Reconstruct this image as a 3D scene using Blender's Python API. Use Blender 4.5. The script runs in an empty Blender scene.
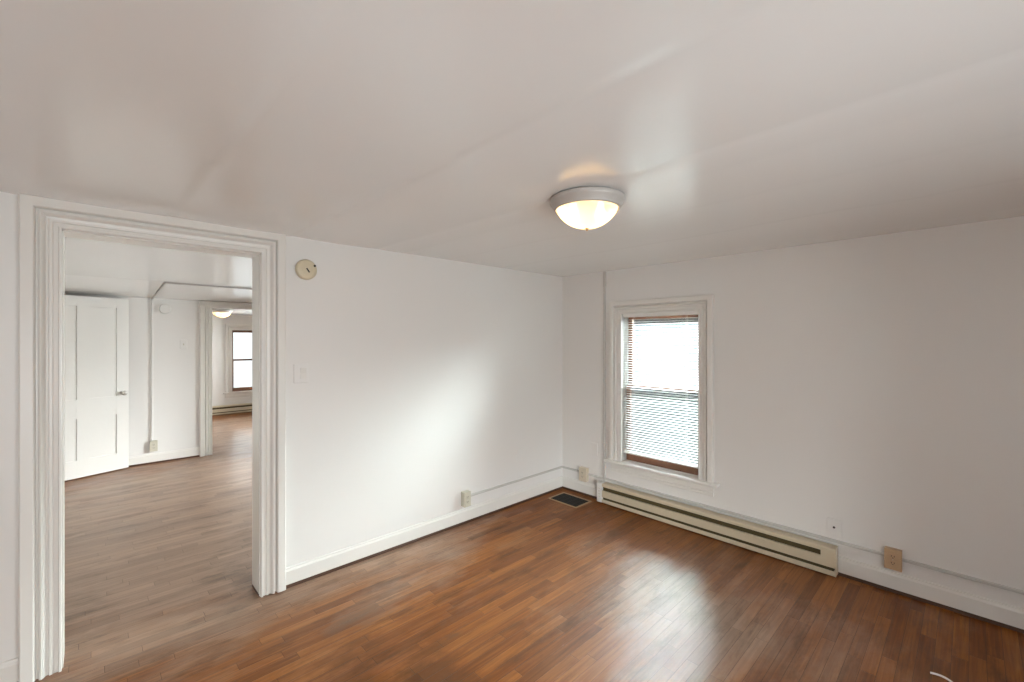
import bpy, bmesh, math, random
from mathutils import Matrix, Vector, noise

random.seed(7)
scene = bpy.context.scene
col = scene.collection

# ------------------------------------------------------------------ camera
cam_data = bpy.data.cameras.new('camera')
cam_data.sensor_width = 36.0
cam_data.lens = 36.0 * 440.0 / 1024.0
cam_data.shift_y = -1.54 / 1024.0
cam_data.clip_start = 0.02
camera = bpy.data.objects.new('camera', cam_data)
camera.location = (-3.4528, -2.8689, 1.5)
camera.rotation_euler = (math.pi / 2, 0, 0.80725 - math.pi / 2)
col.objects.link(camera)
scene.camera = camera

# ------------------------------------------------------------------ sky and exposure
world = bpy.data.worlds.new('overcast_sky')
scene.world = world
world.use_nodes = True
wnt = world.node_tree
bg = wnt.nodes['Background']
w_tc = wnt.nodes.new('ShaderNodeTexCoord')
w_sep = wnt.nodes.new('ShaderNodeSeparateXYZ')
wnt.links.new(w_tc.outputs['Generated'], w_sep.inputs[0])


def w_math(op, a, b):
    n = wnt.nodes.new('ShaderNodeMath')
    n.operation = op
    for i, v in enumerate((a, b)):
        if isinstance(v, (int, float)):
            n.inputs[i].default_value = v
        else:
            wnt.links.new(v, n.inputs[i])
    return n.outputs[0]


def w_step(v, lo, hi, a, b):
    n = wnt.nodes.new('ShaderNodeMapRange')
    n.interpolation_type = 'SMOOTHSTEP'
    for k, x in zip(('From Min', 'From Max', 'To Min', 'To Max'), (lo, hi, a, b)):
        n.inputs[k].default_value = x
    wnt.links.new(v, n.inputs['Value'])
    return n.outputs[0]


# bright open sky to the sides; strength lowered front and back to limit window light
w_open = w_math('ADD', w_step(w_sep.outputs[2], 0.03, 0.14, 0.50, 50.0), w_step(w_sep.outputs[2], 0.10, 0.42, 0.0, 140.0))
w_dim = w_step(w_sep.outputs[2], 0.04, 0.13, 0.75, 7.0)
w_flat = w_math('SQRT', w_math('SUBTRACT', 1.0001, w_math('MULTIPLY', w_sep.outputs[2], w_sep.outputs[2])), 0.0)
w_side = w_step(w_math('DIVIDE', w_math('ABSOLUTE', w_sep.outputs[1], 0.0), w_flat), 0.86, 0.95, 0.0, 1.0)
w_str = w_math('ADD', w_math('MULTIPLY', w_open, w_math('SUBTRACT', 1.0, w_side)), w_math('MULTIPLY', w_dim, w_side))
wnt.links.new(w_str, bg.inputs['Strength'])
bg.inputs['Color'].default_value = (0.95, 0.975, 1.0, 1)
scene.view_settings.view_transform = 'Standard'
scene.view_settings.look = 'None'
scene.view_settings.exposure = 0.90
scene.view_settings.gamma = 1.0
scene.view_settings.use_curve_mapping = False
scene.cycles.max_bounces = 16
scene.cycles.diffuse_bounces = 10
scene.cycles.transparent_max_bounces = 16
scene.cycles.sample_clamp_indirect = 8.0



def daylight(name, loc, aim, w, h, watts, colour=(0.94, 0.97, 1.0)):
    """area lamp added outside an unseen window to brighten its room"""
    ld = bpy.data.lights.new(name, 'AREA')
    ld.shape = 'RECTANGLE'
    ld.size, ld.size_y, ld.energy, ld.color = w, h, watts, colour
    o = bpy.data.objects.new(name, ld)
    col.objects.link(o)
    o.location = loc
    o.rotation_euler = Vector(aim).to_track_quat('-Z', 'Z').to_euler()
    return o


daylight('fill_near', (-2.75, -4.50, 1.07), (0.22, 1, 0.05), 2.7, 1.4, 63)  # added fill from behind the camera
daylight('daylight_middle', (0.22, 1.70, 1.07), (-1, 0, 0), 0.9, 1.4, 120)
daylight('fill_far', (0.22, 5.90, 1.07), (-1, 0, 0), 0.9, 1.4, 170)  # added fill to brighten the far room

H = 2.1335          # ceiling of the front room
HALL_Y0, HALL_Y1 = 0.155, 3.99
FAR_Y0, FAR_Y1 = 4.13, 7.5
X_SIDE = -5.0       # unseen side of the front room
Y_NEAR = -4.3       # unseen wall behind the camera


# ------------------------------------------------------------------ materials
def new_mat(name):
    m = bpy.data.materials.new(name)
    m.use_nodes = True
    nt = m.node_tree
    return m, nt, nt.nodes['Principled BSDF']


def N(nt, kind, **kw):
    n = nt.nodes.new(kind)
    for k, v in kw.items():
        if k.startswith('i_'):
            n.inputs[int(k[2:])].default_value = v
        else:
            setattr(n, k, v)
    return n


def math_node(nt, op, a, b=None, c=None):
    n = nt.nodes.new('ShaderNodeMath')
    n.operation = op
    for i, v in enumerate((a, b, c)):
        if v is None:
            continue
        if isinstance(v, (int, float)):
            n.inputs[i].default_value = v
        else:
            nt.links.new(v, n.inputs[i])
    return n.outputs[0]


def paint(name, colour, rough, bump=0.15, scale=14.0, blotch=0.03, spec=0.5, fine=0.0):
    """brushed wall paint: slight blotches, orange-peel bump"""
    m, nt, b = new_mat(name)
    tc = N(nt, 'ShaderNodeTexCoord')
    n1 = N(nt, 'ShaderNodeTexNoise')
    n1.inputs['Scale'].default_value = 1.7
    n1.inputs['Detail'].default_value = 4
    nt.links.new(tc.outputs['Object'], n1.inputs['Vector'])
    mix = N(nt, 'ShaderNodeMix', data_type='RGBA')
    mix.inputs['A'].default_value = tuple(c * (1 - blotch) for c in colour) + (1,)
    mix.inputs['B'].default_value = tuple(min(1, c * (1 + blotch)) for c in colour) + (1,)
    nt.links.new(n1.outputs['Fac'], mix.inputs['Factor'])
    nt.links.new(mix.outputs['Result'], b.inputs['Base Color'])
    b.inputs['Roughness'].default_value = rough
    b.inputs['Specular IOR Level'].default_value = spec
    n2 = N(nt, 'ShaderNodeTexNoise')
    n2.inputs['Scale'].default_value = scale
    n2.inputs['Detail'].default_value = 3
    nt.links.new(tc.outputs['Object'], n2.inputs['Vector'])
    bp = N(nt, 'ShaderNodeBump')
    bp.inputs['Strength'].default_value = bump
    bp.inputs['Distance'].default_value = 0.004
    nt.links.new(n2.outputs['Fac'], bp.inputs['Height'])
    nt.links.new(bp.outputs['Normal'], b.inputs['Normal'])
    return m


def plain(name, colour, rough=0.4, metal=0.0, spec=0.5):
    m, nt, b = new_mat(name)
    tc = N(nt, 'ShaderNodeTexCoord')
    n1 = N(nt, 'ShaderNodeTexNoise')
    n1.inputs['Scale'].default_value = 30
    nt.links.new(tc.outputs['Object'], n1.inputs['Vector'])
    mix = N(nt, 'ShaderNodeMix', data_type='RGBA')
    mix.inputs['A'].default_value = tuple(c * 0.95 for c in colour) + (1,)
    mix.inputs['B'].default_value = tuple(min(1, c * 1.05) for c in colour) + (1,)
    nt.links.new(n1.outputs['Fac'], mix.inputs['Factor'])
    nt.links.new(mix.outputs['Result'], b.inputs['Base Color'])
    b.inputs['Roughness'].default_value = rough
    b.inputs['Metallic'].default_value = metal
    b.inputs['Specular IOR Level'].default_value = spec
    return m


def wood_floor():
    m, nt, b = new_mat('oak_strip_floor')
    L = nt.links
    tc = N(nt, 'ShaderNodeTexCoord')
    sep = N(nt, 'ShaderNodeSeparateXYZ')
    L.new(tc.outputs['Object'], sep.inputs[0])
    x, y = sep.outputs[0], sep.outputs[1]
    W = 0.0572
    yr = math_node(nt, 'DIVIDE', y, W)
    row = math_node(nt, 'FLOOR', yr)
    fy = math_node(nt, 'FRACT', yr)
    wn = N(nt, 'ShaderNodeTexWhiteNoise', noise_dimensions='1D')
    L.new(row, wn.inputs['W'])
    sepc = N(nt, 'ShaderNodeSeparateColor')
    L.new(wn.outputs['Color'], sepc.inputs[0])
    length = math_node(nt, 'MULTIPLY_ADD', sepc.outputs[1], 0.45, 0.38)
    xo = math_node(nt, 'DIVIDE', math_node(nt, 'MULTIPLY_ADD', sepc.outputs[0], 9.0, x), length)
    idx = math_node(nt, 'FLOOR', xo)
    fx = math_node(nt, 'FRACT', xo)
    cmb = N(nt, 'ShaderNodeCombineXYZ')
    L.new(row, cmb.inputs[0]); L.new(idx, cmb.inputs[1])
    wb = N(nt, 'ShaderNodeTexWhiteNoise', noise_dimensions='3D')
    L.new(cmb.outputs[0], wb.inputs['Vector'])
    sb = N(nt, 'ShaderNodeSeparateColor')
    L.new(wb.outputs['Color'], sb.inputs[0])
    # grain: stretched noise, different in every board
    gv = N(nt, 'ShaderNodeCombineXYZ')
    L.new(math_node(nt, 'MULTIPLY_ADD', sb.outputs[2], 37.0, math_node(nt, 'MULTIPLY', x, 3.0)), gv.inputs[0])
    L.new(math_node(nt, 'MULTIPLY', y, 75.0), gv.inputs[1])
    L.new(math_node(nt, 'MULTIPLY', sb.outputs[0], 11.0), gv.inputs[2])
    grain = N(nt, 'ShaderNodeTexNoise')
    grain.inputs['Scale'].default_value = 1.0
    grain.inputs['Detail'].default_value = 5
    grain.inputs['Distortion'].default_value = 0.6
    L.new(gv.outputs[0], grain.inputs['Vector'])
    # board tone
    tone = math_node(nt, 'ADD', math_node(nt, 'MULTIPLY', sb.outputs[0], 0.30),
                     math_node(nt, 'MULTIPLY', grain.outputs['Fac'], 0.74))
    ramp = N(nt, 'ShaderNodeValToRGB')
    cr = ramp.color_ramp
    cr.elements[0].position = 0.12; cr.elements[0].color = (0.088, 0.027, 0.005, 1)
    cr.elements[1].position = 0.92; cr.elements[1].color = (0.44, 0.165, 0.028, 1)
    e = cr.elements.new(0.42); e.color = (0.190, 0.058, 0.009, 1)
    e = cr.elements.new(0.66); e.color = (0.300, 0.101, 0.016, 1)
    L.new(tone, ramp.inputs['Fac'])
    # worn finish: greyer, dirtier areas with ragged edges
    wear = N(nt, 'ShaderNodeTexNoise')
    wear.inputs['Scale'].default_value = 1.25
    wear.inputs['Detail'].default_value = 8
    wear.inputs['Roughness'].default_value = 0.66
    wv = N(nt, 'ShaderNodeMapping')
    wv.inputs['Scale'].default_value = (0.75, 1.5, 1)
    wv.inputs['Location'].default_value = (3.1, 0.35, 0)
    L.new(tc.outputs['Object'], wv.inputs['Vector'])
    L.new(wv.outputs[0], wear.inputs['Vector'])
    wr = N(nt, 'ShaderNodeValToRGB')
    wr.color_ramp.elements[0].position = 0.47
    wr.color_ramp.elements[1].position = 0.66
    L.new(wear.outputs['Fac'], wr.inputs['Fac'])
    mixw = N(nt, 'ShaderNodeMix', data_type='RGBA')
    # grey patches for wear and painted-in floor reflections: front room, middle room, far room
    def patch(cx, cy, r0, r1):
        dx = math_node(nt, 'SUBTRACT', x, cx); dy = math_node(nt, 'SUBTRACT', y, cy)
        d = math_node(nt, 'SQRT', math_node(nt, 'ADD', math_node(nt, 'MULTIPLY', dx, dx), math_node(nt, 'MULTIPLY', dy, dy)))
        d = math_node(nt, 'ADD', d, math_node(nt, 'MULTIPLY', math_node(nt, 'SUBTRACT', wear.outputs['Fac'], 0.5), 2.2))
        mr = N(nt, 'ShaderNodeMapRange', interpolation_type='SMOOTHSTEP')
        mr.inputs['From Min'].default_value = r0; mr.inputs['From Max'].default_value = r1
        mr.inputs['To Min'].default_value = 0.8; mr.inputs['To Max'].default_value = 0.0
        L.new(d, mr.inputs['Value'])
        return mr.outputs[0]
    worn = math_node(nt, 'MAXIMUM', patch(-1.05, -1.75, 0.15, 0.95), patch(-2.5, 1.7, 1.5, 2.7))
    worn = math_node(nt, 'MAXIMUM', worn, patch(-1.5, 5.2, 1.0, 2.2))  # far-room grey stands in for window glare on the floor
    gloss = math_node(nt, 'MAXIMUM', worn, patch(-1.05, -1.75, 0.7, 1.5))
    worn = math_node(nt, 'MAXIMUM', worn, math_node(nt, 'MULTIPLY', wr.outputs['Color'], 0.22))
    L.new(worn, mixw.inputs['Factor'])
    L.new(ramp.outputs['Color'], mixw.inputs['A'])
    wear_glare_tone = N(nt, 'ShaderNodeMix', data_type='RGBA')
    L.new(tone, wear_glare_tone.inputs['Factor'])
    wear_glare_tone.inputs['A'].default_value = (0.20, 0.132, 0.090, 1)
    wear_glare_tone.inputs['B'].default_value = (0.52, 0.38, 0.285, 1)
    L.new(wear_glare_tone.outputs['Result'], mixw.inputs['B'])
    # dark scuffs and stains
    st = N(nt, 'ShaderNodeTexNoise')
    st.inputs['Scale'].default_value = 1.0
    st.inputs['Detail'].default_value = 7
    st.inputs['Roughness'].default_value = 0.7
    sv = N(nt, 'ShaderNodeMapping')
    sv.inputs['Scale'].default_value = (2.4, 9.0, 1)
    L.new(tc.outputs['Object'], sv.inputs['Vector'])
    L.new(sv.outputs[0], st.inputs['Vector'])
    sr = N(nt, 'ShaderNodeValToRGB')
    sr.color_ramp.elements[0].position = 0.52
    sr.color_ramp.elements[1].position = 0.70
    L.new(st.outputs['Fac'], sr.inputs['Fac'])
    mixs = N(nt, 'ShaderNodeMix', data_type='RGBA')
    scuff = math_node(nt, 'MAXIMUM', patch(-2.62, -0.80, 0.02, 0.42), patch(-2.80, 0.16, 0.0, 0.22))
    scuff = math_node(nt, 'MAXIMUM', scuff, patch(-2.35, -1.15, 0.0, 0.30))
    scuff = math_node(nt, 'MULTIPLY', scuff, math_node(nt, 'MULTIPLY_ADD', grain.outputs['Fac'], 1.2, 0.1))
    L.new(math_node(nt, 'MAXIMUM', scuff, math_node(nt, 'MULTIPLY', sr.outputs['Color'], 0.6)), mixs.inputs['Factor'])
    L.new(mixw.outputs['Result'], mixs.inputs['A'])
    mixs.inputs['B'].default_value = (0.055, 0.030, 0.018, 1)
    # gaps between the boards
    ey = math_node(nt, 'MINIMUM', fy, math_node(nt, 'SUBTRACT', 1.0, fy))
    gy = math_node(nt, 'MULTIPLY', ey, W)
    ex = math_node(nt, 'MINIMUM', fx, math_node(nt, 'SUBTRACT', 1.0, fx))
    gx = math_node(nt, 'MULTIPLY', ex, length)
    gap = math_node(nt, 'MINIMUM', gy, gx)
    gm = N(nt, 'ShaderNodeMapRange')
    gm.inputs['From Min'].default_value = 0.0004
    gm.inputs['From Max'].default_value = 0.0020
    L.new(gap, gm.inputs['Value'])
    mixg = N(nt, 'ShaderNodeMix', data_type='RGBA')
    L.new(math_node(nt, 'MULTIPLY', math_node(nt, 'SUBTRACT', 1.0, gm.outputs[0]), 0.55), mixg.inputs['Factor'])
    L.new(mixs.outputs['Result'], mixg.inputs['A'])
    mixg.inputs['B'].default_value = (0.05, 0.022, 0.010, 1)
    L.new(mixg.outputs['Result'], b.inputs['Base Color'])
    # gloss
    rg = math_node(nt, 'MULTIPLY_ADD', wear.outputs['Fac'], 0.30, 0.09)
    rg2 = math_node(nt, 'ADD', math_node(nt, 'MULTIPLY_ADD', grain.outputs['Fac'], 0.16, rg), math_node(nt, 'MULTIPLY', st.outputs['Fac'], 0.12))
    L.new(rg2, b.inputs['Roughness'])
    # gloss raised inside the grey patches to keep the window glare there, duller elsewhere
    L.new(math_node(nt, 'MULTIPLY_ADD', gloss, 0.42, 0.12), b.inputs['Specular IOR Level'])
    L.new(math_node(nt, 'MULTIPLY_ADD', gloss, 0.16, 0.02), b.inputs['Coat Weight'])
    b.inputs['Coat Roughness'].default_value = 0.30
    b.inputs['Coat IOR'].default_value = 1.6
    # relief: cupped boards, gaps, scratches
    hgt = math_node(nt, 'ADD', math_node(nt, 'MULTIPLY', gm.outputs[0], 0.6),
                    math_node(nt, 'MULTIPLY', grain.outputs['Fac'], 0.20))
    slope = math_node(nt, 'MULTIPLY', math_node(nt, 'SUBTRACT', sb.outputs[1], 0.5), fy)
    hgt2 = math_node(nt, 'ADD', hgt, math_node(nt, 'MULTIPLY', slope, 0.9))
    hgt3 = math_node(nt, 'ADD', hgt2, math_node(nt, 'MULTIPLY', st.outputs['Fac'], 1.6))
    bp = N(nt, 'ShaderNodeBump')
    bp.inputs['Strength'].default_value = 0.55
    bp.inputs['Distance'].default_value = 0.0016
    L.new(hgt3, bp.inputs['Height'])
    L.new(bp.outputs['Normal'], b.inputs['Normal'])
    return m


def sash_wood():
    m, nt, b = new_mat('brown_sash_wood')
    tc = N(nt, 'ShaderNodeTexCoord')
    mp = N(nt, 'ShaderNodeMapping')
    mp.inputs['Scale'].default_value = (4, 30, 4)
    n1 = N(nt, 'ShaderNodeTexNoise')
    n1.inputs['Scale'].default_value = 4
    n1.inputs['Detail'].default_value = 4
    nt.links.new(tc.outputs['Object'], mp.inputs['Vector'])
    nt.links.new(mp.outputs[0], n1.inputs['Vector'])
    r = N(nt, 'ShaderNodeValToRGB')
    r.color_ramp.elements[0].color = (0.10, 0.040, 0.020, 1)
    r.color_ramp.elements[1].color = (0.26, 0.115, 0.060, 1)
    nt.links.new(n1.outputs['Fac'], r.inputs['Fac'])
    nt.links.new(r.outputs['Color'], b.inputs['Base Color'])
    b.inputs['Roughness'].default_value = 0.4
    return m


def glass_mat():
    m = bpy.data.materials.new('window_glass')
    m.use_nodes = True
    nt = m.node_tree
    nt.nodes.clear()
    out = N(nt, 'ShaderNodeOutputMaterial')
    tr = N(nt, 'ShaderNodeBsdfTransparent')
    tr.inputs['Color'].default_value = (0.96, 0.98, 0.97, 1)
    gl = N(nt, 'ShaderNodeBsdfGlossy')
    gl.inputs['Roughness'].default_value = 0.02
    fr = N(nt, 'ShaderNodeFresnel')
    fr.inputs['IOR'].default_value = 1.45
    mx = N(nt, 'ShaderNodeMixShader')
    nt.links.new(fr.outputs[0], mx.inputs[0])
    nt.links.new(tr.outputs[0], mx.inputs[1])
    nt.links.new(gl.outputs[0], mx.inputs[2])
    nt.links.new(mx.outputs[0], out.inputs[0])
    return m


def screen_mat():
    m = bpy.data.materials.new('insect_screen')
    m.use_nodes = True
    nt = m.node_tree
    nt.nodes.clear()
    out = N(nt, 'ShaderNodeOutputMaterial')
    tr = N(nt, 'ShaderNodeBsdfTransparent')
    df = N(nt, 'ShaderNodeBsdfDiffuse')
    df.inputs['Color'].default_value = (0.08, 0.10, 0.11, 1)
    mx = N(nt, 'ShaderNodeMixShader')
    mx.inputs[0].default_value = 0.35
    nt.links.new(tr.outputs[0], mx.inputs[1])
    nt.links.new(df.outputs[0], mx.inputs[2])
    nt.links.new(mx.outputs[0], out.inputs[0])
    return m


def dim_pane_mat():
    m = glass_mat()
    m.name = 'dimming_glass'
    for n in m.node_tree.nodes:
        if n.type == 'BSDF_TRANSPARENT':
            n.inputs['Color'].default_value = (0.70, 0.73, 0.73, 1)
    return m


def slat_mat():
    m = bpy.data.materials.new('white_blind_slat')
    m.use_nodes = True
    nt = m.node_tree
    b = nt.nodes['Principled BSDF']
    b.inputs['Base Color'].default_value = (0.82, 0.82, 0.80, 1)
    b.inputs['Roughness'].default_value = 0.35
    out = nt.nodes['Material Output']
    tl = N(nt, 'ShaderNodeBsdfTranslucent')
    tl.inputs['Color'].default_value = (0.85, 0.86, 0.84, 1)
    mx = N(nt, 'ShaderNodeMixShader')
    mx.inputs[0].default_value = 0.08
    nt.links.new(b.outputs[0], mx.inputs[1])
    nt.links.new(tl.outputs[0], mx.inputs[2])
    nt.links.new(mx.outputs[0], out.inputs[0])
    return m


def frosted_mat():
    m = bpy.data.materials.new('frosted_lamp_glass')
    m.use_nodes = True
    nt = m.node_tree
    nt.nodes.clear()
    out = N(nt, 'ShaderNodeOutputMaterial')
    tr = N(nt, 'ShaderNodeBsdfTransparent')
    tr.inputs['Color'].default_value = (1.0, 0.95, 0.86, 1)
    tl = N(nt, 'ShaderNodeBsdfTranslucent')
    tl.inputs['Color'].default_value = (0.95, 0.84, 0.66, 1)
    gl = N(nt, 'ShaderNodeBsdfGlossy')
    gl.inputs['Roughness'].default_value = 0.15
    m1 = N(nt, 'ShaderNodeMixShader'); m1.inputs[0].default_value = 0.72
    nt.links.new(tr.outputs[0], m1.inputs[1]); nt.links.new(tl.outputs[0], m1.inputs[2])
    m2 = N(nt, 'ShaderNodeMixShader'); m2.inputs[0].default_value = 0.05
    nt.links.new(m1.outputs[0], m2.inputs[1]); nt.links.new(gl.outputs[0], m2.inputs[2])
    nt.links.new(m2.outputs[0], out.inputs[0])
    return m


def emit_mat(name, colour, strength):
    m = bpy.data.materials.new(name)
    m.use_nodes = True
    nt = m.node_tree
    nt.nodes.clear()
    out = N(nt, 'ShaderNodeOutputMaterial')
    em = N(nt, 'ShaderNodeEmission')
    em.inputs['Color'].default_value = colour + (1,)
    em.inputs['Strength'].default_value = strength
    nt.links.new(em.outputs[0], out.inputs[0])
    return m


M = dict(
    wall=paint('wall_paint', (0.77, 0.755, 0.73), 0.42, bump=0.06, scale=9, blotch=0.012, spec=0.65),
    ceiling=paint('ceiling_paint', (0.81, 0.81, 0.80), 0.20, bump=0.02, scale=5, blotch=0.012, spec=0.8),
    trim=paint('trim_paint', (0.76, 0.74, 0.70), 0.30, bump=0.06, scale=30, blotch=0.02),
    door=paint('door_paint', (0.75, 0.735, 0.70), 0.35, bump=0.06, scale=30, blotch=0.02),
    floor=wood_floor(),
    shoe=plain('dark_stained_edge', (0.075, 0.032, 0.016), 0.45),
    sash=sash_wood(),
    glass=glass_mat(),
    screen=screen_mat(),
    dim_pane=dim_pane_mat(),
    slat=slat_mat(),
    rail=plain('white_blind_rail', (0.80, 0.79, 0.76), 0.35),
    cream=plain('cream_enamel', (0.60, 0.52, 0.38), 0.38),
    heater_white=plain('white_enamel', (0.74, 0.73, 0.70), 0.35),
    dark=plain('dark_cavity', (0.075, 0.055, 0.018), 0.7),
    black=plain('black_void', (0.012, 0.010, 0.009), 0.8),
    brass=plain('dull_brass', (0.42, 0.29, 0.16), 0.5, 0.3),
    ivory=plain('ivory_plastic', (0.62, 0.54, 0.42), 0.35),
    almond=plain('almond_plastic', (0.50, 0.34, 0.205), 0.35),
    beige=plain('beige_plastic', (0.56, 0.53, 0.43), 0.4),
    yellowed=plain('yellowed_plastic', (0.66, 0.58, 0.42), 0.4),
    white=plain('white_plastic', (0.76, 0.75, 0.72), 0.35),
    lamp_pan=plain('lamp_white_enamel', (0.46, 0.43, 0.40), 0.4),
    steel=plain('brushed_steel', (0.55, 0.53, 0.50), 0.3, 0.9),
    frosted=frosted_mat(),
    bulb=emit_mat('warm_bulb', (1.0, 0.77, 0.50), 15.0),
    slot=plain('slot_black', (0.02, 0.018, 0.015), 0.6),
    conduit_paint=plain('conduit_paint', (0.56, 0.545, 0.515), 0.4),
    conduit_grey=plain('grey_conduit', (0.36, 0.34, 0.32), 0.5),
    cable=plain('white_cable', (0.80, 0.78, 0.74), 0.4),
)


# ------------------------------------------------------------------ mesh helpers
class MB:
    """collects shapes and links them as ONE mesh object"""

    def __init__(self):
        self.bm = bmesh.new()

    def box(self, a, b, bevel=0.0, seg=2):
        c = [(a[i] + b[i]) / 2 for i in range(3)]
        s = [abs(b[i] - a[i]) for i in range(3)]
        r = bmesh.ops.create_cube(self.bm, size=1.0, matrix=Matrix.Translation(c) @ Matrix.Diagonal((*s, 1)))
        if bevel:
            es = {e for v in r['verts'] for e in v.link_edges}
            bmesh.ops.bevel(self.bm, geom=list(es), offset=min(bevel, min(s) * 0.45), segments=seg, affect='EDGES', profile=0.5)
        return self

    def prism(self, pts, axis, a, b):
        """closed polygon pts (2-D) swept along axis ('x','y','z') from a to b; a/b may be functions of the point (mitres)"""
        def mk(p, t):
            t = t(p) if callable(t) else t
            return {'x': (t, p[0], p[1]), 'y': (p[0], t, p[1]), 'z': (p[0], p[1], t)}[axis]
        v0 = [self.bm.verts.new(mk(p, a)) for p in pts]
        v1 = [self.bm.verts.new(mk(p, b)) for p in pts]
        n = len(pts)
        for i in range(n):
            self.bm.faces.new((v0[i], v0[(i + 1) % n], v1[(i + 1) % n], v1[i]))
        self.bm.faces.new(v0[::-1]); self.bm.faces.new(v1)
        return self

    def lathe(self, prof, centre=(0, 0, 0), axis='z', seg=40, close_ends=True):
        """profile of (radius, height) pairs"""
        rings = []
        for r, h in prof:
            ring = []
            for k in range(seg):
                t = 2 * math.pi * k / seg
                p = (r * math.cos(t), r * math.sin(t), h)
                if axis == 'y':
                    p = (p[0], -h, p[1])
                elif axis == 'x':
                    p = (h, p[0], p[1])
                ring.append(self.bm.verts.new([centre[i] + p[i] for i in range(3)]))
            rings.append(ring)
        for a, b in zip(rings, rings[1:]):
            for k in range(seg):
                self.bm.faces.new((a[k], a[(k + 1) % seg], b[(k + 1) % seg], b[k]))
        if close_ends:
            self.bm.faces.new(rings[0][::-1]); self.bm.faces.new(rings[-1])
        return self

    def tube(self, pts, r, seg=10):
        pts = [Vector(p) for p in pts]
        rings = []
        up = Vector((0, 0, 1))
        for i, p in enumerate(pts):
            d = (pts[min(i + 1, len(pts) - 1)] - pts[max(i - 1, 0)]).normalized()
            u = d.cross(up)
            if u.length < 1e-3:
                u = d.cross(Vector((1, 0, 0)))
            u.normalize()
            w = d.cross(u)
            rings.append([self.bm.verts.new(p + r * (math.cos(2 * math.pi * k / seg) * u + math.sin(2 * math.pi * k / seg) * w)) for k in range(seg)])
        for a, b in zip(rings, rings[1:]):
            for k in range(seg):
                self.bm.faces.new((a[k], a[(k + 1) % seg], b[(k + 1) % seg], b[k]))
        self.bm.faces.new(rings[0][::-1]); self.bm.faces.new(rings[-1])
        return self

    def build(self, name, mat, parent=None, loc=(0, 0, 0), rotz=0.0, smooth=False, angle=0.6):
        bmesh.ops.recalc_face_normals(self.bm, faces=self.bm.faces[:])
        me = bpy.data.meshes.new(name)
        if smooth:
            for f in self.bm.faces:
                f.smooth = True
            for e in self.bm.edges:
                if len(e.link_faces) == 2 and e.calc_face_angle(0) > angle:
                    e.smooth = False
        self.bm.to_mesh(me)
        self.bm.free()
        me.materials.append(mat)
        o = bpy.data.objects.new(name, me)
        col.objects.link(o)
        o.location = loc
        o.rotation_euler = (0, 0, rotz)
        if parent is not None:
            o.parent = parent
        return o


def tag(o, label=None, cat=None, group=None, kind=None):
    if label: o['label'] = label
    if cat: o['category'] = cat
    if group: o['group'] = group
    if kind: o['kind'] = kind
    return o


def thing(name, label, cat, loc=(0, 0, 0), rotz=0.0, group=None):
    o = bpy.data.objects.new(name, None)
    o.empty_display_size = 0.1
    col.objects.link(o)
    o.location = loc
    o.rotation_euler = (0, 0, rotz)
    return tag(o, label, cat, group)


def struct(o, label, cat):
    return tag(o, label, cat, kind='structure')


def struct_root(name, label, cat, loc=(0, 0, 0), rotz=0.0):
    return struct(thing(name, None, None, loc, rotz), label, cat)


# wall-mounted things use: local X = right as seen from the room, Z = up, -Y = out of the wall
ROT_LEFT = 0.0                 # wall with the doorway
ROT_RIGHT = -math.pi / 2       # window wall

# ------------------------------------------------------------------ floor
mb = MB()
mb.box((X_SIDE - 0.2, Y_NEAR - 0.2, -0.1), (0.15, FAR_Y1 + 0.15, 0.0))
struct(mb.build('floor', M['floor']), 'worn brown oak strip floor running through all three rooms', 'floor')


# ------------------------------------------------------------------ ceilings
def ceiling_height(x, y):
    """old plaster boards: lapped seams along y, slight sag between joists"""
    z = 0.0
    z += 0.0030 * noise.noise(Vector((x * 0.8, y * 0.45, 3.3)))
    z += 0.0012 * noise.noise(Vector((x * 2.1, y * 1.0, 8.1)))
    # boards about 0.585 m wide with wandering edges, every one bowed and tilted a little
    wob = 0.05 * noise.noise(Vector((2.2, y * 1.1, 0.4)))
    u = (x + 2.56 + wob) / 0.585
    k = math.floor(u)
    t = u - k
    rnd = random.Random(k * 13 + 5)
    z -= 0.013 * math.exp(-((x + 1.88) ** 2 + (y + 1.70) ** 2) / 0.9)      # sag under the lamp
    amp = max(0.12, min(1.0, (-1.75 - x) / 0.25))        # boards near the window wall lie flatter
    z += (rnd.random() - 0.5) * 0.014 * t * amp
    z -= 0.0050 * (1 - (2 * t - 1) ** 2) * (0.5 + rnd.random()) * amp
    return z


mb = MB()
nx, ny = 250, 110
x0, x1, y0, y1 = X_SIDE, 0.0, Y_NEAR, 0.0
grid = [[mb.bm.verts.new((x0 + (x1 - x0) * i / nx, y0 + (y1 - y0) * j / ny,
                          H + ceiling_height(x0 + (x1 - x0) * i / nx, y0 + (y1 - y0) * j / ny)))
         for j in range(ny + 1)] for i in range(nx + 1)]
for i in range(nx):
    for j in range(ny):
        mb.bm.faces.new((grid[i][j], grid[i][j + 1], grid[i + 1][j + 1], grid[i + 1][j]))
c = mb.build('ceiling', M['ceiling'], smooth=True)
struct(c, 'low white glossy plaster ceiling of the front room with lapped seams', 'ceiling')
mb = MB(); mb.box((X_SIDE - .2, Y_NEAR - .2, H + 0.02), (0.15, HALL_Y0 - 0.02, H + 0.12))
struct(mb.build('ceiling_slab', M['ceiling']), 'slab above the front room ceiling', 'ceiling')

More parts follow.
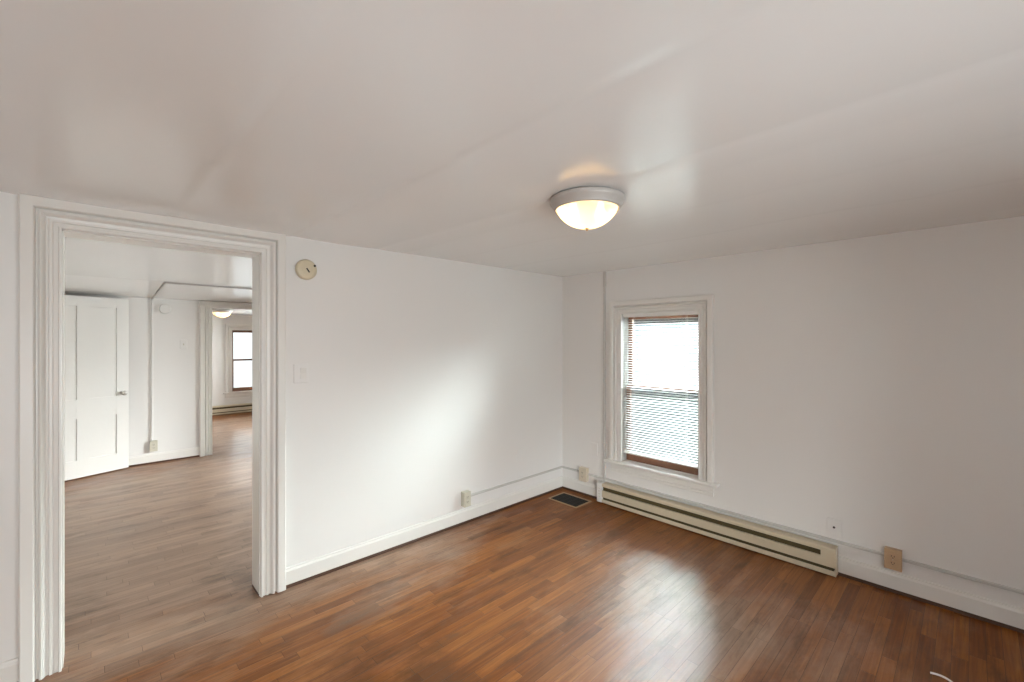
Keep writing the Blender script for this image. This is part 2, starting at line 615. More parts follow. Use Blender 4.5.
HZ, HS, HE = 2.07, 2.65, 2.0      # middle room: flat height, start of the slope, height at the far wall
mb = MB()
mb.prism([(0.12, HZ), (HS, HZ), (HS + 0.0, HZ), (HALL_Y1 + 0.06, HE - 0.003), (HALL_Y1 + 0.06, 2.25), (0.12, 2.25)], 'x', -3.95, 0.1)
struct(mb.build('ceiling_middle', M['ceiling']), 'white ceiling of the middle room, sloping down past the conduit', 'ceiling')
mb = MB(); mb.box((-3.95, HALL_Y1 + 0.06, 2.0), (0.1, FAR_Y1 + 0.1, 2.25))
struct(mb.build('ceiling_far', M['ceiling']), 'white ceiling of the farthest room', 'ceiling')

# ------------------------------------------------------------------ walls
DL, DR, DT = -3.548, -2.740, 2.000          # doorway of the front room
mb = MB()
mb.box((X_SIDE - .1, 0, -.02), (DL, HALL_Y0, 2.2)).box((DR, 0, -.02), (0.1, HALL_Y0, 2.2)).box((DL, 0, DT), (DR, HALL_Y0, 2.2))
struct(mb.build('wall_left', M['wall']), 'white wall with the cased doorway on the left', 'wall')

WL, WR, WB, WT = -0.698, -1.390, 0.405, 1.728    # opening of the front-room window on x = 0 (y from WL to WR)
TH = 0.16


def wall_with_window_x(name, ya, yb, wy0, wy1, z0, z1, label):
    b = MB()
    b.box((0, ya, -.02), (TH, wy0, 2.2)).box((0, wy1, -.02), (TH, yb, 2.2))
    b.box((0, wy0, -.02), (TH, wy1, z0)).box((0, wy0, z1), (TH, wy1, 2.2))
    return struct(b.build(name, M['wall']), label, 'wall')


wall_with_window_x('wall_right', Y_NEAR - .1, 0.0, WR, WL, WB, WT, 'white wall on the right with the window and heater')
HW = (1.35, 2.05)                                 # window of the middle room, out of sight on the right
wall_with_window_x('wall_middle_right', HALL_Y0, HALL_Y1 + 0.07, HW[0], HW[1], WB, WT, 'white outer wall of the middle room')
GW = (5.55, 6.25)                                 # unseen window added to the far room for its fill lamp
wall_with_window_x('wall_far_right', HALL_Y1 + 0.07, FAR_Y1, GW[0], GW[1], WB, WT, 'white outer wall of the far room')
mb = MB()
NEAR = [(-4.00, -3.30), (-3.10, -2.40), (-2.20, -1.50)]      # three unseen windows added behind the viewpoint for the fill lamp
edges = [X_SIDE - .1] + [v for w in NEAR for v in w] + [0.1]
for i in range(0, len(edges), 2):
    mb.box((edges[i], Y_NEAR - TH, -.02), (edges[i + 1], Y_NEAR, 2.2))
for a, c in NEAR:
    mb.box((a, Y_NEAR - TH, -.02), (c, Y_NEAR, WB)).box((a, Y_NEAR - TH, WT), (c, Y_NEAR, 2.2))
struct(mb.build('wall_near', M['wall']), 'white wall behind the viewpoint', 'wall')
mb = MB(); mb.box((X_SIDE - .16, Y_NEAR - .1, -.02), (X_SIDE, 0.0, 2.2))
struct(mb.build('wall_side', M['wall']), 'white side wall left of the viewpoint', 'wall')

ML, MR, MT = -2.310, -1.500, 1.918           # doorway from the middle room to the far room
mb = MB()
mb.box((-3.95, HALL_Y1, -.02), (ML, FAR_Y0, 2.1)).box((MR, HALL_Y1, -.02), (0, FAR_Y0, 2.1)).box((ML, HALL_Y1, MT), (MR, FAR_Y0, 2.1))
struct(mb.build('wall_back', M['wall']), 'white wall of the middle room with the second doorway', 'wall')
mb = MB(); mb.box((-4.05, HALL_Y0, -.02), (-3.90, FAR_Y1, 2.2))
struct(mb.build('wall_middle_left', M['wall']), 'white left wall of the middle room behind the door', 'wall')
FL, FR, FB, FT = -1.385, -0.700, 0.435, 1.690   # far-room window on y = FAR_Y1
mb = MB()
mb.box((-3.95, FAR_Y1, -.02), (FL, FAR_Y1 + TH, 2.2)).box((FR, FAR_Y1, -.02), (0.1, FAR_Y1 + TH, 2.2))
mb.box((FL, FAR_Y1, -.02), (FR, FAR_Y1 + TH, FB)).box((FL, FAR_Y1, FT), (FR, FAR_Y1 + TH, 2.2))
struct(mb.build('wall_far', M['wall']), 'white end wall of the far room with a window', 'wall')


# unseen slabs added outside the windows to keep high sky light out
mb = MB(); mb.box((X_SIDE - 2, Y_NEAR - 7.0, 1.95), (2.0, Y_NEAR - TH, 2.08))
struct(mb.build('sky_blocker', M['shoe']), 'unseen slab added behind the viewpoint to block sky light', 'sky blocker')
mb = MB(); mb.box((TH + .02, 0.5, 1.95), (8.0, 8.2, 2.08))
struct(mb.build('sky_blocker', M['shoe']), 'unseen slab added outside the middle and far rooms to block sky light', 'sky blocker')
mb = MB(); mb.box((-5.0, FAR_Y1 + TH + .02, 1.95), (8.0, FAR_Y1 + 5.0, 2.08))
struct(mb.build('sky_blocker', M['shoe']), 'unseen slab added outside the end wall of the far room to block sky light', 'sky blocker')


# ------------------------------------------------------------------ casings
# profile across a casing: (distance from the opening, projection from the wall)
PROFILE = [(0.0, 0.0), (0.0, 0.022), (0.003, 0.026), (0.009, 0.026), (0.012, 0.017), (0.026, 0.016), (0.029, 0.022),
           (0.039, 0.023), (0.042, 0.014), (0.050, 0.016), (0.056, 0.027), (0.063, 0.034), (0.070, 0.032), (0.073, 0.014),
           (0.080, 0.014), (0.083, 0.036), (0.088, 0.041), (0.124, 0.041), (0.130, 0.036), (0.130, 0.0)]


def side_casing(b, xo, sign, z0, z1, width=0.130, mitre=True):
    """vertical casing; xo = edge of the opening, sign = direction away from the opening"""
    k = width / 0.130
    pts = [(xo + sign * u * k, -n) for u, n in PROFILE]
    top = (lambda p: z1 + abs(p[0] - xo)) if mitre else z1
    b.prism(pts, 'z', z0, top)


def head_casing(b, xa, xb, z1, width=0.130, mitre=True):
    k = width / 0.130
    pts = [(-n, z1 + u * k) for u, n in PROFILE]
    if mitre:
        b.prism(pts, 'x', lambda p: xa - (p[1] - z1), lambda p: xb + (p[1] - z1))
    else:
        b.prism(pts, 'x', xa, xb)


# doorway of the front room
door1 = struct_root('trim_1', 'white moulded casing around the doorway on the left', 'door casing', ((DL + DR) / 2, 0, 0))
hw = (DR - DL) / 2
b = MB(); side_casing(b, -hw, -1, 0.0, DT); b.build('casing_side', M['trim'], door1)
b = MB(); side_casing(b, hw, 1, 0.006, DT); b.build('casing_side', M['trim'], door1)
b = MB(); head_casing(b, -hw, hw, DT); b.build('casing_head', M['trim'], door1)
b = MB()
b.box((-hw - .001, 0.001, 0), (-hw + 0.004, HALL_Y0 + .001, DT)).box((hw - .004, 0.001, 0.004), (hw + .001, HALL_Y0 + .001, DT)).box((-hw, 0.001, DT - .006), (hw, HALL_Y0 + .001, DT + .001))
b.build('jamb', M['trim'], door1)
b = MB(); b.box((hw - 0.006, 0.004, 0.0), (hw + 0.02, 0.15, 0.014)); b.build('bottom_gap', M['shoe'], door1)

# second doorway
door2 = struct_root('trim_2', 'white moulded casing around the second doorway, beyond the middle room', 'door casing', ((ML + MR) / 2, HALL_Y1, 0))
hw2 = (MR - ML) / 2
for s in (-1, 1):
    b = MB(); side_casing(b, s * hw2, s, 0, MT, 0.135, False); b.build('casing_side', M['trim'], door2)
b = MB(); b.prism([(-n, MT + u * 0.6) for u, n in PROFILE], 'x', -hw2 - .135, hw2 + .135); b.build('casing_head', M['trim'], door2)
b = MB()
b.box((-hw2 - .001, 0, 0), (-hw2 + .004, .141, MT)).box((hw2 - .004, 0, 0), (hw2 + .001, .141, MT)).box((-hw2, 0, MT - .006), (hw2, .141, MT + .001))
b.build('jamb', M['trim'], door2)


# ------------------------------------------------------------------ baseboards
BASE = [(0, 0.020), (-0.016, 0.020), (-0.016, 0.098), (-0.013, 0.104), (-0.010, 0.108), (-0.008, 0.117), (0, 0.119)]


def baseboard(name, label, loc, rotz, x0, x1):
    root = struct_root(name, label, 'baseboard', loc, rotz)
    b = MB(); b.prism(BASE, 'x', x0, x1); b.build('board', M['trim'], root)
    b = MB(); b.prism([(0.0, 0.0), (-0.019, 0.0), (-0.018, 0.005), (-0.012, 0.010), (-0.006, 0.0195), (0.0, 0.0195)], 'x', x0, x1)
    tag(b.build('floor_edge', M['shoe'], root), 'dark brown gap strip')
    return root


baseboard('baseboard_left', 'white baseboard below the left wall', (0, 0, 0), ROT_LEFT, DR + 0.131, 0.0)
baseboard('baseboard_doorside', 'white baseboard left of the doorway casing', (0, 0, 0), ROT_LEFT, X_SIDE, DL - 0.131)
baseboard('baseboard_right', 'white baseboard below the window wall', (0, 0, 0), ROT_RIGHT, 0.017, -Y_NEAR)
baseboard('baseboard_back', 'white baseboard of the middle room', (0, HALL_Y1, 0), 0, -3.88, ML - 0.136)
baseboard('baseboard_far', 'white baseboard of the far room', (0, FAR_Y1, 0), 0, -3.88, -0.02)


# ------------------------------------------------------------------ windows
def make_window(name, label, loc, rotz, width, z0, z1, casing=0.115, screen=True):
    """local x 0 = centre of the opening; sill at z0, head at z1; the sash sits back in the wall"""
    root = struct_root(name, label, 'window', loc, rotz)
    w = width / 2
    k = casing / 0.130
    b = MB(); side_casing(b, -w, -1, z0 + 0.0, z1, casing); b.build('casing_side', M['trim'], root)
    b = MB(); side_casing(b, w, 1, z0 + 0.0, z1, casing); b.build('casing_side', M['trim'], root)
    b = MB(); head_casing(b, -w, w, z1, casing); b.build('casing_head', M['trim'], root)
    b = MB(); b.box((-w - casing - 0.042, -0.062, z0 - 0.022), (w + casing + 0.042, 0.03, z0 + 0.002), 0.007); b.build('stool', M['trim'], root)
    b = MB()
    b.prism([(0, z0 - .022), (-.024, z0 - .022), (-.024, z0 - .034), (-.017, z0 - .040), (-.017, z0 - .072), (-.021, z0 - .078),
             (-.016, z0 - .086), (-.016, z0 - .104), (-.010, z0 - .110), (0, z0 - .112)], 'x', -w - casing + .004, w + casing - .004)
    b.build('apron', M['trim'], root)
    # jamb lining
    b = MB()
    b.box((-w - .012, 0.0005, z0), (-w, TH, z1)).box((w, 0.0005, z0), (w + .012, TH, z1)).box((-w, 0.0005, z1 - .002), (w, TH, z1 + .012))
    b.box((-w, 0.05, z0 - .012), (w, TH, z0 + .004))
    b.build('jamb', M['trim'], root)
    mid = (z0 + z1) / 2 + 0.015

    def sash(y0, y1, za, zb, bot, top, st, nm):
        s = MB()
        s.box((-w, y0, za), (-w + st, y1, zb), .003, 1).box((w - st, y0, za), (w, y1, zb), .003, 1)
        s.box((-w + st - .002, y0 + .0005, za), (w - st + .002, y1 - .0005, za + bot), .003, 1)
        s.box((-w + st - .002, y0 + .0005, zb - top), (w - st + .002, y1 - .0005, zb), .003, 1)
        so = s.build(nm, M['sash'], root)
        g = MB(); g.box((-w + st - .002, (y0 + y1) / 2 - .0015, za + bot - .002), (w - st + .002, (y0 + y1) / 2 + .0015, zb - top + .002))
        g.build('pane', M['glass'], so)
        return so
    sash(0.062, 0.094, z0 + .004, mid + .018, 0.072, 0.034, 0.040, 'lower_sash')
    sash(0.096, 0.128, mid - .018, z1 - .002, 0.034, 0.045, 0.040, 'upper_sash')
    if screen:
        s = MB(); s.box((-w, 0.140, z0 + .004), (w, 0.1415, mid))
        tag(s.build('insect_screen', M['screen'], root), 'grey insect screen outside the lower sash')
        s = MB(); s.box((-w, 0.148, z0 + .004), (w, 0.151, z1)); s.build('dimming_pane', M['dim_pane'], root)  # added tinted pane that dims the sky between the slats
    # portal that guides the renderer to the sky in this opening
    ld = bpy.data.lights.new('daylight_portal', 'AREA')
    ld.shape = 'RECTANGLE'
    ld.size = width; ld.size_y = z1 - z0
    ld.cycles.is_portal = True
    lo = bpy.data.objects.new('daylight_portal', ld)
    col.objects.link(lo)
    lo.parent = root
    lo.location = (0, TH + 0.02, (z0 + z1) / 2)
    lo.rotation_euler = (-math.pi / 2, 0, 0)
    return root


make_window('window_1', 'brown wood double-hung window with white moulded casing on the right wall',
            (0, (WL + WR) / 2, 0), ROT_RIGHT, WL - WR, WB, WT)
make_window('window_2', 'bright double-hung window at the end of the far room', ((FL + FR) / 2, FAR_Y1, 0), 0, FR - FL, FB, FT, screen=False)
make_window('window_3', 'window of the middle room, out of sight to the right', (0, (HW[0] + HW[1]) / 2, 0), ROT_RIGHT, HW[1] - HW[0], WB, WT, screen=False)
for i, (a, c) in enumerate(NEAR):
    make_window('window_%d' % (4 + i), 'unseen window added behind the viewpoint for the fill lamp', ((a + c) / 2, Y_NEAR, 0), math.pi, 0.70, WB, WT, screen=False)
make_window('window_7', 'unseen window added to the far room for its fill lamp', (0, 5.9, 0), ROT_RIGHT, 0.70, WB, WT, screen=False)


# ------------------------------------------------------------------ blind of the front-room window
def make_blind(loc, rotz, width, z_bot, z_top):
    root = thing('window_blind', 'white horizontal slat blind lowered over the brown window', 'blind', loc, rotz)
    w = width / 2 - 0.006
    b = MB(); b.box((-w, -0.014, z_top - 0.030), (w, 0.014, z_top), .002); b.build('head_rail', M['rail'], root)
    pitch = 0.0212
    n = int((z_top - 0.036 - z_bot - 0.016) / pitch)
    b = MB()
    ang = math.radians(10)
    for i in range(n):
        zc = z_bot + 0.026 + i * pitch
        pts = []
        for t in (-1, -0.33, 0.33, 1):           # curved slat, room edge low
            yy = t * 0.0125
            crown = 0.0016 * (1 - t * t)
            pts.append((yy * math.cos(ang) - crown * math.sin(ang), zc + yy * math.sin(ang) + crown))
        under = [(p[0], p[1] - 0.0005) for p in pts[::-1]]
        b.prism(pts + under, 'x', -w + .002, w - .002)
    b.build('slats', M['slat'], root)
    b = MB(); b.box((-w, -0.012, z_bot), (w, 0.012, z_bot + 0.014), .003); b.build('bottom_rail', M['rail'], root)
    for s in (-1, 1):
        b = MB()
        for yy in (-0.0135, 0.0135):
            b.tube([(s * w * 0.70, yy, z_bot + .007), (s * w * 0.70, yy, z_top - .02)], 0.0007, 6)
        b.build('ladder_cord', M['rail'], root)
    b = MB(); b.tube([(-w + 0.035, -0.020, z_top - 0.02), (-w + 0.037, -0.021, z_top - 0.62)], 0.0035, 8); b.build('tilt_wand', M['rail'], root)
    return root


make_blind((0.015, (WL + WR) / 2, 0), ROT_RIGHT, WL - WR, 0.482, WT)


# ------------------------------------------------------------------ baseboard heaters
def make_heater(label, loc, rotz, length, left_cap=True):
    """local x from 0 to length, wall at y = 0"""
    root = thing('baseboard_heater', label, 'heater', loc, rotz)
    h0, h1, d = 0.012, 0.186, 0.066
    b = MB()     # sheet-metal back and hooded top
    b.box((0, -0.010, h0), (length, -0.002, h1 - .004))
    b.prism([(-.002, h1), (-d + .006, h1 - .004), (-d, h1 - .010), (-d, h1 - .030), (-d + .004, h1 - .030), (-d + .004, h1 - .012), (-.002, h1 - .006)], 'x', 0, length)
    b.build('back_panel', M['cream'], root)
    x0, x1 = 0.075, length - 0.075
    b = MB(); b.prism([(-d + .010, h1 - .066), (-d, h1 - .068), (-d, h0 + .050), (-d + .010, h0 + .046), (-d + .013, h0 + .050), (-d + .013, h1 - .066)], 'x', 0, length)
    b.box((x1, -d, h1 - .070), (length, -.012, h1 - .026))
    b.build('front_panel', M['cream'], root)
    b = MB(); b.prism([(-.004, h0), (-d - .001, h0), (-d - .001, h0 + .026), (-d + .003, h0 + .030), (-d + .003, h0 + .006), (-.004, h0 + .006)], 'x', 0, length)
    b.build('bottom_lip', M['cream'], root)
    b = MB(); b.box((0.01, -d + .020, h0 + .02), (length - .01, -.011, h1 - .02)); b.build('heating_fins', M['dark'], root)
    b = MB(); b.box((length, -d - .002, h0 - .002), (length + .006, -.001, h1 + .001), .002); b.build('end_cap', M['cream'], root)
    if left_cap:
        b = MB(); b.box((-.006, -d - .003, h0 - .002), (0.048, -.001, h1 + .001), .003)
        e = tag(b.build('end_cap', M['heater_white'], root), 'white wiring box')
        for zz in (.06, .085, .11, .135):
            b = MB(); b.box((0.012, -d - .0042, zz), (0.032, -d - .002, zz + .004))
            b.build('louvre', M['beige'], e)
    return root


make_heater('long cream electric baseboard heater under the brown window', (-0.017, -0.486, 0), ROT_RIGHT, 1.790)
make_heater('pale baseboard heater on the end wall of the far room', (-2.6, FAR_Y1 - .017, 0), 0, 2.2, False)


# ------------------------------------------------------------------ ceiling lamps
def make_lamp(label, loc, s=1.0, power=8.0):
    root = thing('ceiling_lamp', label, 'lamp', loc)
    b = MB()
    b.lathe([(0.060 * s, 0.0), (0.152 * s, 0.0), (0.161 * s, -0.005), (0.163 * s, -0.014), (0.159 * s, -0.024), (0.148 * s, -0.036),
             (0.144 * s, -0.048), (0.137 * s, -0.053), (0.131 * s, -0.046), (0.128 * s, -0.012), (0.060 * s, -0.010)], seg=64, close_ends=False)
    b.bm.faces.ensure_lookup_table()
    b.build('pan', M['lamp_pan'], root, smooth=True)
    b = MB()
    prof = []
    for i in range(13):
        t = i / 12 * math.pi / 2
        prof.append((0.132 * s * math.cos(t) + 0.0005, -0.048 - 0.084 * s * math.sin(t) ** 1.4))
    inner = [(max(r - .003, .0004), z + .003) for r, z in prof[::-1]]
    b.lathe(prof + inner, seg=56, close_ends=False)
    b.build('glass_bowl', M['frosted'], root, smooth=True, angle=1.2)
    b = MB(); zb = -0.048 - 0.084 * s
    b.lathe([(0.0005, zb + .004), (0.009, zb + .002), (0.009, zb - .001), (0.004, zb - .003), (0.006, zb - .008), (0.0005, zb - .012)], seg=16)
    b.build('finial', M['brass'], root, smooth=True)
    for sx, a in ((1, -0.75), (-1, -0.75)):
        b = MB()
        cx, cy = sx * 0.060 * math.cos(a), sx * 0.060 * math.sin(a)
        b.lathe([(0.0008, -0.098), (0.014, -0.094), (0.023, -0.082), (0.025, -0.070), (0.021, -0.056), (0.014, -0.042), (0.013, -0.024)], (cx, cy, 0), seg=20)
        b.build('bulb', M['bulb'], root, smooth=True)
    return root


lx, ly = -1.885, -1.705
make_lamp('lit white flush ceiling lamp with frosted glass bowl in the front room', (lx, ly, H + ceiling_height(lx, ly) - 0.001))
make_lamp('small lit ceiling lamp seen through the second doorway', (-1.87, 5.79, 1.9985), 1.0)


# ------------------------------------------------------------------ smoke detectors
def make_detector(label, loc, rotz, r, d, mat, detail=True):
    root = thing('smoke_detector', label, 'smoke detector', loc, rotz)
    b = MB(); b.lathe([(r * 0.93, 0.0), (r * 0.93, d * 0.3)], axis='y', seg=40); b.build('mounting_plate', mat, root, smooth=True)
    b = MB()
    b.lathe([(r * 0.5, d * .3), (r, d * 0.30), (r, d * 0.72), (r * 0.95, d * 0.88), (r * 0.86, d * 0.97), (r * 0.55, d), (r * 0.54, d * .965), (r * .5, d * .965), (r * .49, d), (r * .05, d)], axis='y', seg=48)
    body = b.build('cover', mat, root, smooth=True)
    if detail:
        b = MB(); b.box((-.004, -d - .0015, -.022), (.004, -d + .001, .008))
        o = b.build('sensor_slot', M['slot'], root); o.rotation_euler = (0, math.radians(-35), 0)
        b = MB(); b.lathe([(.0075, d * .85), (.0075, d * .985), (.004, d)], centre=(r * .72, 0, r * .42), axis='y', seg=16)
        tag(b.build('indicator', M['slot'], root), 'dark round indicator near the edge')
    return root


make_detector('yellowed round smoke detector beside the doorway casing', (-2.490, 0, 1.932), ROT_LEFT, 0.062, 0.042, M['yellowed'])
make_detector('white round smoke detector high on the middle room wall, beside the conduit', (-2.795, HALL_Y1, 1.872), 0, 0.060, 0.05, M['white'], False)


# ------------------------------------------------------------------ plates, switches, outlets
def make_switch(label, loc, rotz, w=0.085, h=0.118, style='rocker'):
    root = thing('light_switch', label, 'light switch', loc, rotz)
    b = MB(); b.box((-w / 2, -0.007, -h / 2), (w / 2, 0, h / 2), .003); b.build('plate', M['wall'], root)
    if style == 'rocker':
        b = MB(); b.prism([(-.006, -.034), (-.011, -.034), (-.008, 0), (-.013, .034), (-.006, .034)], 'x', -.0165 + .012, .0165 + .012)
        b.build('rocker', M['trim'], root)
    else:
        b = MB(); b.box((-.005, -.012, -.010), (.005, -.006, .012)); b.build('toggle', M['beige'], root)
    return root


make_switch('white painted light switch on the left wall beside the doorway casing', (-2.515, 0, 1.291), ROT_LEFT)
make_switch('small white switch on the middle room wall left of the second doorway', (-2.610, HALL_Y1, 1.437), 0, 0.072, 0.115, 'toggle')


def make_blank(label, loc, rotz, w=0.070, h=0.115, d=0.006, hole=False):
    root = thing('wall_plate', label, 'wall plate', loc, rotz)
    b = MB(); b.box((-w / 2, -d, -h / 2), (w / 2, 0, h / 2), .0025); b.build('plate', M['wall'], root)
    if hole:
        b = MB(); b.lathe([(.0065, d - .001), (.0065, d + .004), (.0045, d + .006)], centre=(0, 0, .004), axis='y', seg=14)
        tag(b.build('jack', M['slot'], root), 'small black jack in the centre')
    else:
        for zz in (-h * .30, h * .30):
            b = MB(); b.lathe([(.0035, d - .001), (.003, d + .0008)], centre=(0, 0, zz), axis='y', seg=10); b.build('screw', M['wall'], root)
    return root


make_blank('painted-over blank wall plate low on the left wall near the corner', (-0.600, 0, 0.452), ROT_LEFT)
make_blank('painted-over blank wall plate between the corner and the window conduit', (0, -0.395, 0.462), ROT_RIGHT)
make_blank('white cable jack plate just right of the heater end', (0, -2.258, 0.290), ROT_RIGHT, 0.078, 0.116, 0.006, True)


def make_outlet(label, loc, rotz, mat, w=0.074, h=0.118, d=0.045):
    root = thing('outlet_box', label, 'outlet', loc, rotz)
    b = MB(); b.box((-w / 2, -d + .005, -h / 2), (w / 2, 0, h / 2), .003); b.build('surface_box', mat, root)
    b = MB(); b.box((-w / 2 - .001, -d, -h / 2 - .001), (w / 2 + .001, -d + .006, h / 2 + .001), .0025); b.build('cover_plate', mat, root)
    for zz in (-.0195, .0195):
        b = MB(); b.box((-.0165, -d - .002, zz - .014), (.0165, -d + .001, zz + .014), .006, 3)
        r = b.build('receptacle', mat, root)
        b = MB()
        b.box((-.0078, -d - .0026, zz - .003), (-.0052, -d - .0012, zz + .006)).box((.0052, -d - .0026, zz - .002), (.0078, -d - .0012, zz + .006))
        b.lathe([(.0026, d + .0012), (.0026, d + .0026)], centre=(0, 0, zz - .008), axis='y', seg=10)
        b.build('slots', M['slot'], r)
    b = MB(); b.lathe([(.003, d - .001), (.0026, d + .0015)], centre=(0, 0, 0), axis='y', seg=10); b.build('screw', M['steel'], root)
    return root


make_outlet('beige surface outlet box low on the left wall at the end of its conduit', (-1.250, 0, 0.206), ROT_LEFT, M['beige'], 0.064, 0.118, 0.05)
make_outlet('ivory surface outlet box on the window wall near the room corner', (0, -0.285, 0.203), ROT_RIGHT, M['ivory'], 0.086, 0.128)
make_outlet('tan surface outlet box on the window wall right of the heater', (0, -2.548, 0.202), ROT_RIGHT, M['almond'], 0.078, 0.118, 0.040)
make_outlet('beige outlet box at the foot of the middle room conduit', (-2.905, HALL_Y1, 0.215), 0, M['beige'], 0.072, 0.125)

# ------------------------------------------------------------------ surface conduits
RACE = [(0.0, -0.0085), (-0.014, -0.0085), (-0.0175, -0.0055), (-0.0175, 0.0055), (-0.014, 0.0085), (0.0, 0.0085)]


def raceway(name, label, loc, rotz, runs):
    """runs: list of ('h', x0, x1, z) or ('v', z0, z1, x)"""
    b = MB()
    for kind, a, c, t in runs:
        if kind == 'h':
            b.prism([(n, t + u) for n, u in RACE], 'x', a, c)
        else:
            b.prism([(t + u, n) for n, u in RACE], 'z', a, c)
    return tag(b.build(name, M['conduit_paint'], None, loc, rotz), label, 'cable conduit')


raceway('surface_conduit', 'thin white conduit along the left wall above the baseboard, outlet to corner', (0, 0, 0), ROT_LEFT,
        [('h', -1.219, -0.012, 0.212)])
raceway('surface_conduit', 'thin white conduit between the room corner and the ivory outlet', (0, 0, 0), ROT_RIGHT, [('h', 0.0, 0.2405, 0.212)])
raceway('surface_conduit', 'thin white conduit from the ivory outlet along the window wall above the heater', (0, 0, 0), ROT_RIGHT, [('h', 0.3295, 2.508, 0.208)])
raceway('surface_conduit', 'thin white conduit leaving the tan outlet towards the right edge', (0, 0, 0), ROT_RIGHT, [('h', 2.588, 3.9, 0.205)])
# vertical conduit beside the window, kinked under the ceiling
b = MB()
b.prism([(0.512 + u, n) for n, u in RACE], 'z', 0.188, 1.93)
b.prism([(0.500, -0.0), (0.500, -0.014), (0.526, -0.014), (0.526, -0.0)], 'z', 1.99, 2.128)
b.prism([(0.0, 1.925), (-0.0106, 1.925), (-0.0145, 1.995), (-0.0145, 2.01), (0.0, 2.01)], 'x', 0.503, 0.521)
tag(b.build('surface_conduit', M['conduit_paint'], None, (0, 0, 0), ROT_RIGHT), 'vertical white conduit from ceiling to heater left of the window', 'cable conduit')
# middle room: across the ceiling, down the slope, down the wall; the upper runs are coloured darker
run = thing('surface_conduit', 'grey and white conduit across the middle room ceiling and down its back wall', 'cable conduit', (-2.918, HALL_Y1, 0))
sl = (HE - HZ) / (HALL_Y1 - HS)
oy = HS - HALL_Y1
b = MB(); b.box((-.008, oy - .010, HZ - .018), (2.88, oy + .010, HZ - .0005)); tag(b.build('ceiling_run', M['conduit_grey'], run), 'grey conduit')
b = MB()
vs = []
for yy in (oy + .010, -.002):
    zt = HZ + sl * (yy - oy) - .001
    vs.append([b.bm.verts.new(p) for p in ((-.008, yy, zt), (-.008, yy, zt - .016), (.008, yy, zt - .016), (.008, yy, zt))])
for i in range(4):
    b.bm.faces.new((vs[0][i], vs[0][(i + 1) % 4], vs[1][(i + 1) % 4], vs[1][i]))
b.bm.faces.new(vs[0][::-1]); b.bm.faces.new(vs[1])
tag(b.build('slope_run', M['conduit_grey'], run), 'grey conduit')
b = MB(); b.prism([(u, n * 1.3) for n, u in RACE], 'z', 0.279, HE - .018); b.build('wall_run', M['wall'], run)


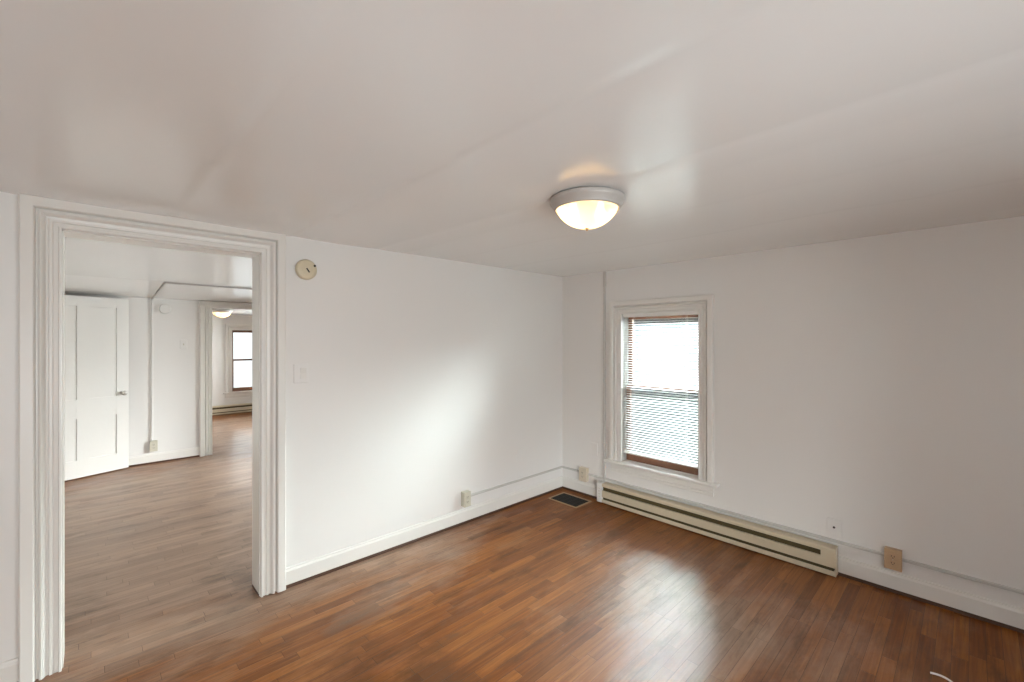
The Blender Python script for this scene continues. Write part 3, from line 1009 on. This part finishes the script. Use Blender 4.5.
# ------------------------------------------------------------------ door leaf in the middle room
def make_door(loc, rotz, width, height):
    """leaf hinged at local x = 0, seen face at y = 0, thickness towards +y"""
    root = struct_root('door_1', 'white four-panel door standing open in the middle room', 'door', loc, rotz)
    th, st, ms = 0.036, 0.112, 0.112
    z0, zb, lr0, lr1, zt = 0.012, 0.20, 0.645, 0.855, height - 0.11
    b = MB()
    cx = width / 2
    for a, c in ((0, st), (cx - ms / 2, cx + ms / 2), (width - st, width)):
        b.box((a, 0, z0), (c, th, height))
    for a, c in ((z0, zb), (lr0, lr1), (zt, height)):
        for p, q in ((st, cx - ms / 2), (cx + ms / 2, width - st)):
            b.box((p - .001, 0.0004, a), (q + .001, th - .0004, c))
    b.build('frame', M['door'], root)
    for p, q in ((st, cx - ms / 2), (cx + ms / 2, width - st)):
        for a, c in ((zb, lr0), (lr1, zt)):
            b = MB(); b.box((p - .004, 0.011, a - .004), (q + .004, th - .011, c + .004))
            b.build('panel', M['door'], root)
    b = MB()
    b.lathe([(0.026, 0.0), (0.026, 0.004), (0.012, 0.007), (0.010, 0.026), (0.020, 0.034), (0.027, 0.046), (0.024, 0.058), (0.010, 0.064), (0.001, 0.065)],
            centre=(width - 0.058, 0, 0.885), axis='y', seg=24)
    k = b.build('knob', M['steel'], root, smooth=True)
    tag(k, 'steel round knob')
    for zz in (0.25, 1.70):
        b = MB(); b.tube([(0, -.004, zz - .04), (0, -.004, zz + .04)], .006, 8); b.build('hinge', M['steel'], root)
    return root


ang = math.atan2(3.955 - 3.759, -3.138 + 3.658)
dw = 0.80
make_door((-3.134 - dw * math.cos(ang), 3.925 - dw * math.sin(ang), 0), ang, dw, 1.968)

# ------------------------------------------------------------------ floor register
reg = thing('floor_register', 'black floor vent with thin brass rim in the far room corner', 'vent', (-0.222, -0.272, 0))
b = MB()
a, c = 0.118, 0.168
for p, q in (((-a, -c), (a, -c + .016)), ((-a, c - .016), (a, c)), ((-a, -c + .016), (-a + .016, c - .016)), ((a - .016, -c + .016), (a, c - .016))):
    b.box((p[0], p[1], 0.0), (q[0], q[1], 0.005))
b.build('rim', M['brass'], reg)
b = MB(); b.box((-a + .016, -c + .016, 0.0), (a - .016, c - .016, 0.0012)); b.build('duct_opening', M['black'], reg)
b = MB()
for i in range(1, 12):
    xx = -a + .016 + i * (2 * a - .032) / 12
    b.box((xx - .0022, -c + .016, 0.001), (xx + .0022, c - .016, 0.004))
for i in range(1, 5):
    yy = -c + .016 + i * (2 * c - .032) / 5
    b.box((-a + .016, yy - .002, 0.001), (a - .016, yy + .002, 0.0036))
b.build('grille', M['slot'], reg)

# ------------------------------------------------------------------ loose cable end at the lower right
b = MB()
pts = []
ctrl = [(-0.731, -2.741), (-0.722, -2.774), (-0.736, -2.806), (-0.775, -2.832), (-0.83, -2.842)]
for i in range(len(ctrl) - 1):
    p0, p1, p2, p3 = (Vector(ctrl[max(0, min(len(ctrl) - 1, j))]) for j in (i - 1, i, i + 1, i + 2))
    for q in range(5):
        t = q / 5
        v = 0.5 * ((2 * p1) + (p2 - p0) * t + (2 * p0 - 5 * p1 + 4 * p2 - p3) * t * t + (-p0 + 3 * p1 - 3 * p2 + p3) * t ** 3)
        pts.append((v.x, v.y, 0.0046))
cab = b.tube(pts, 0.0045, 8).build('loose_cable', M['cable'], None, smooth=True)
tag(cab, 'short white loose cable end lying on the floor at the lower right', 'cable')
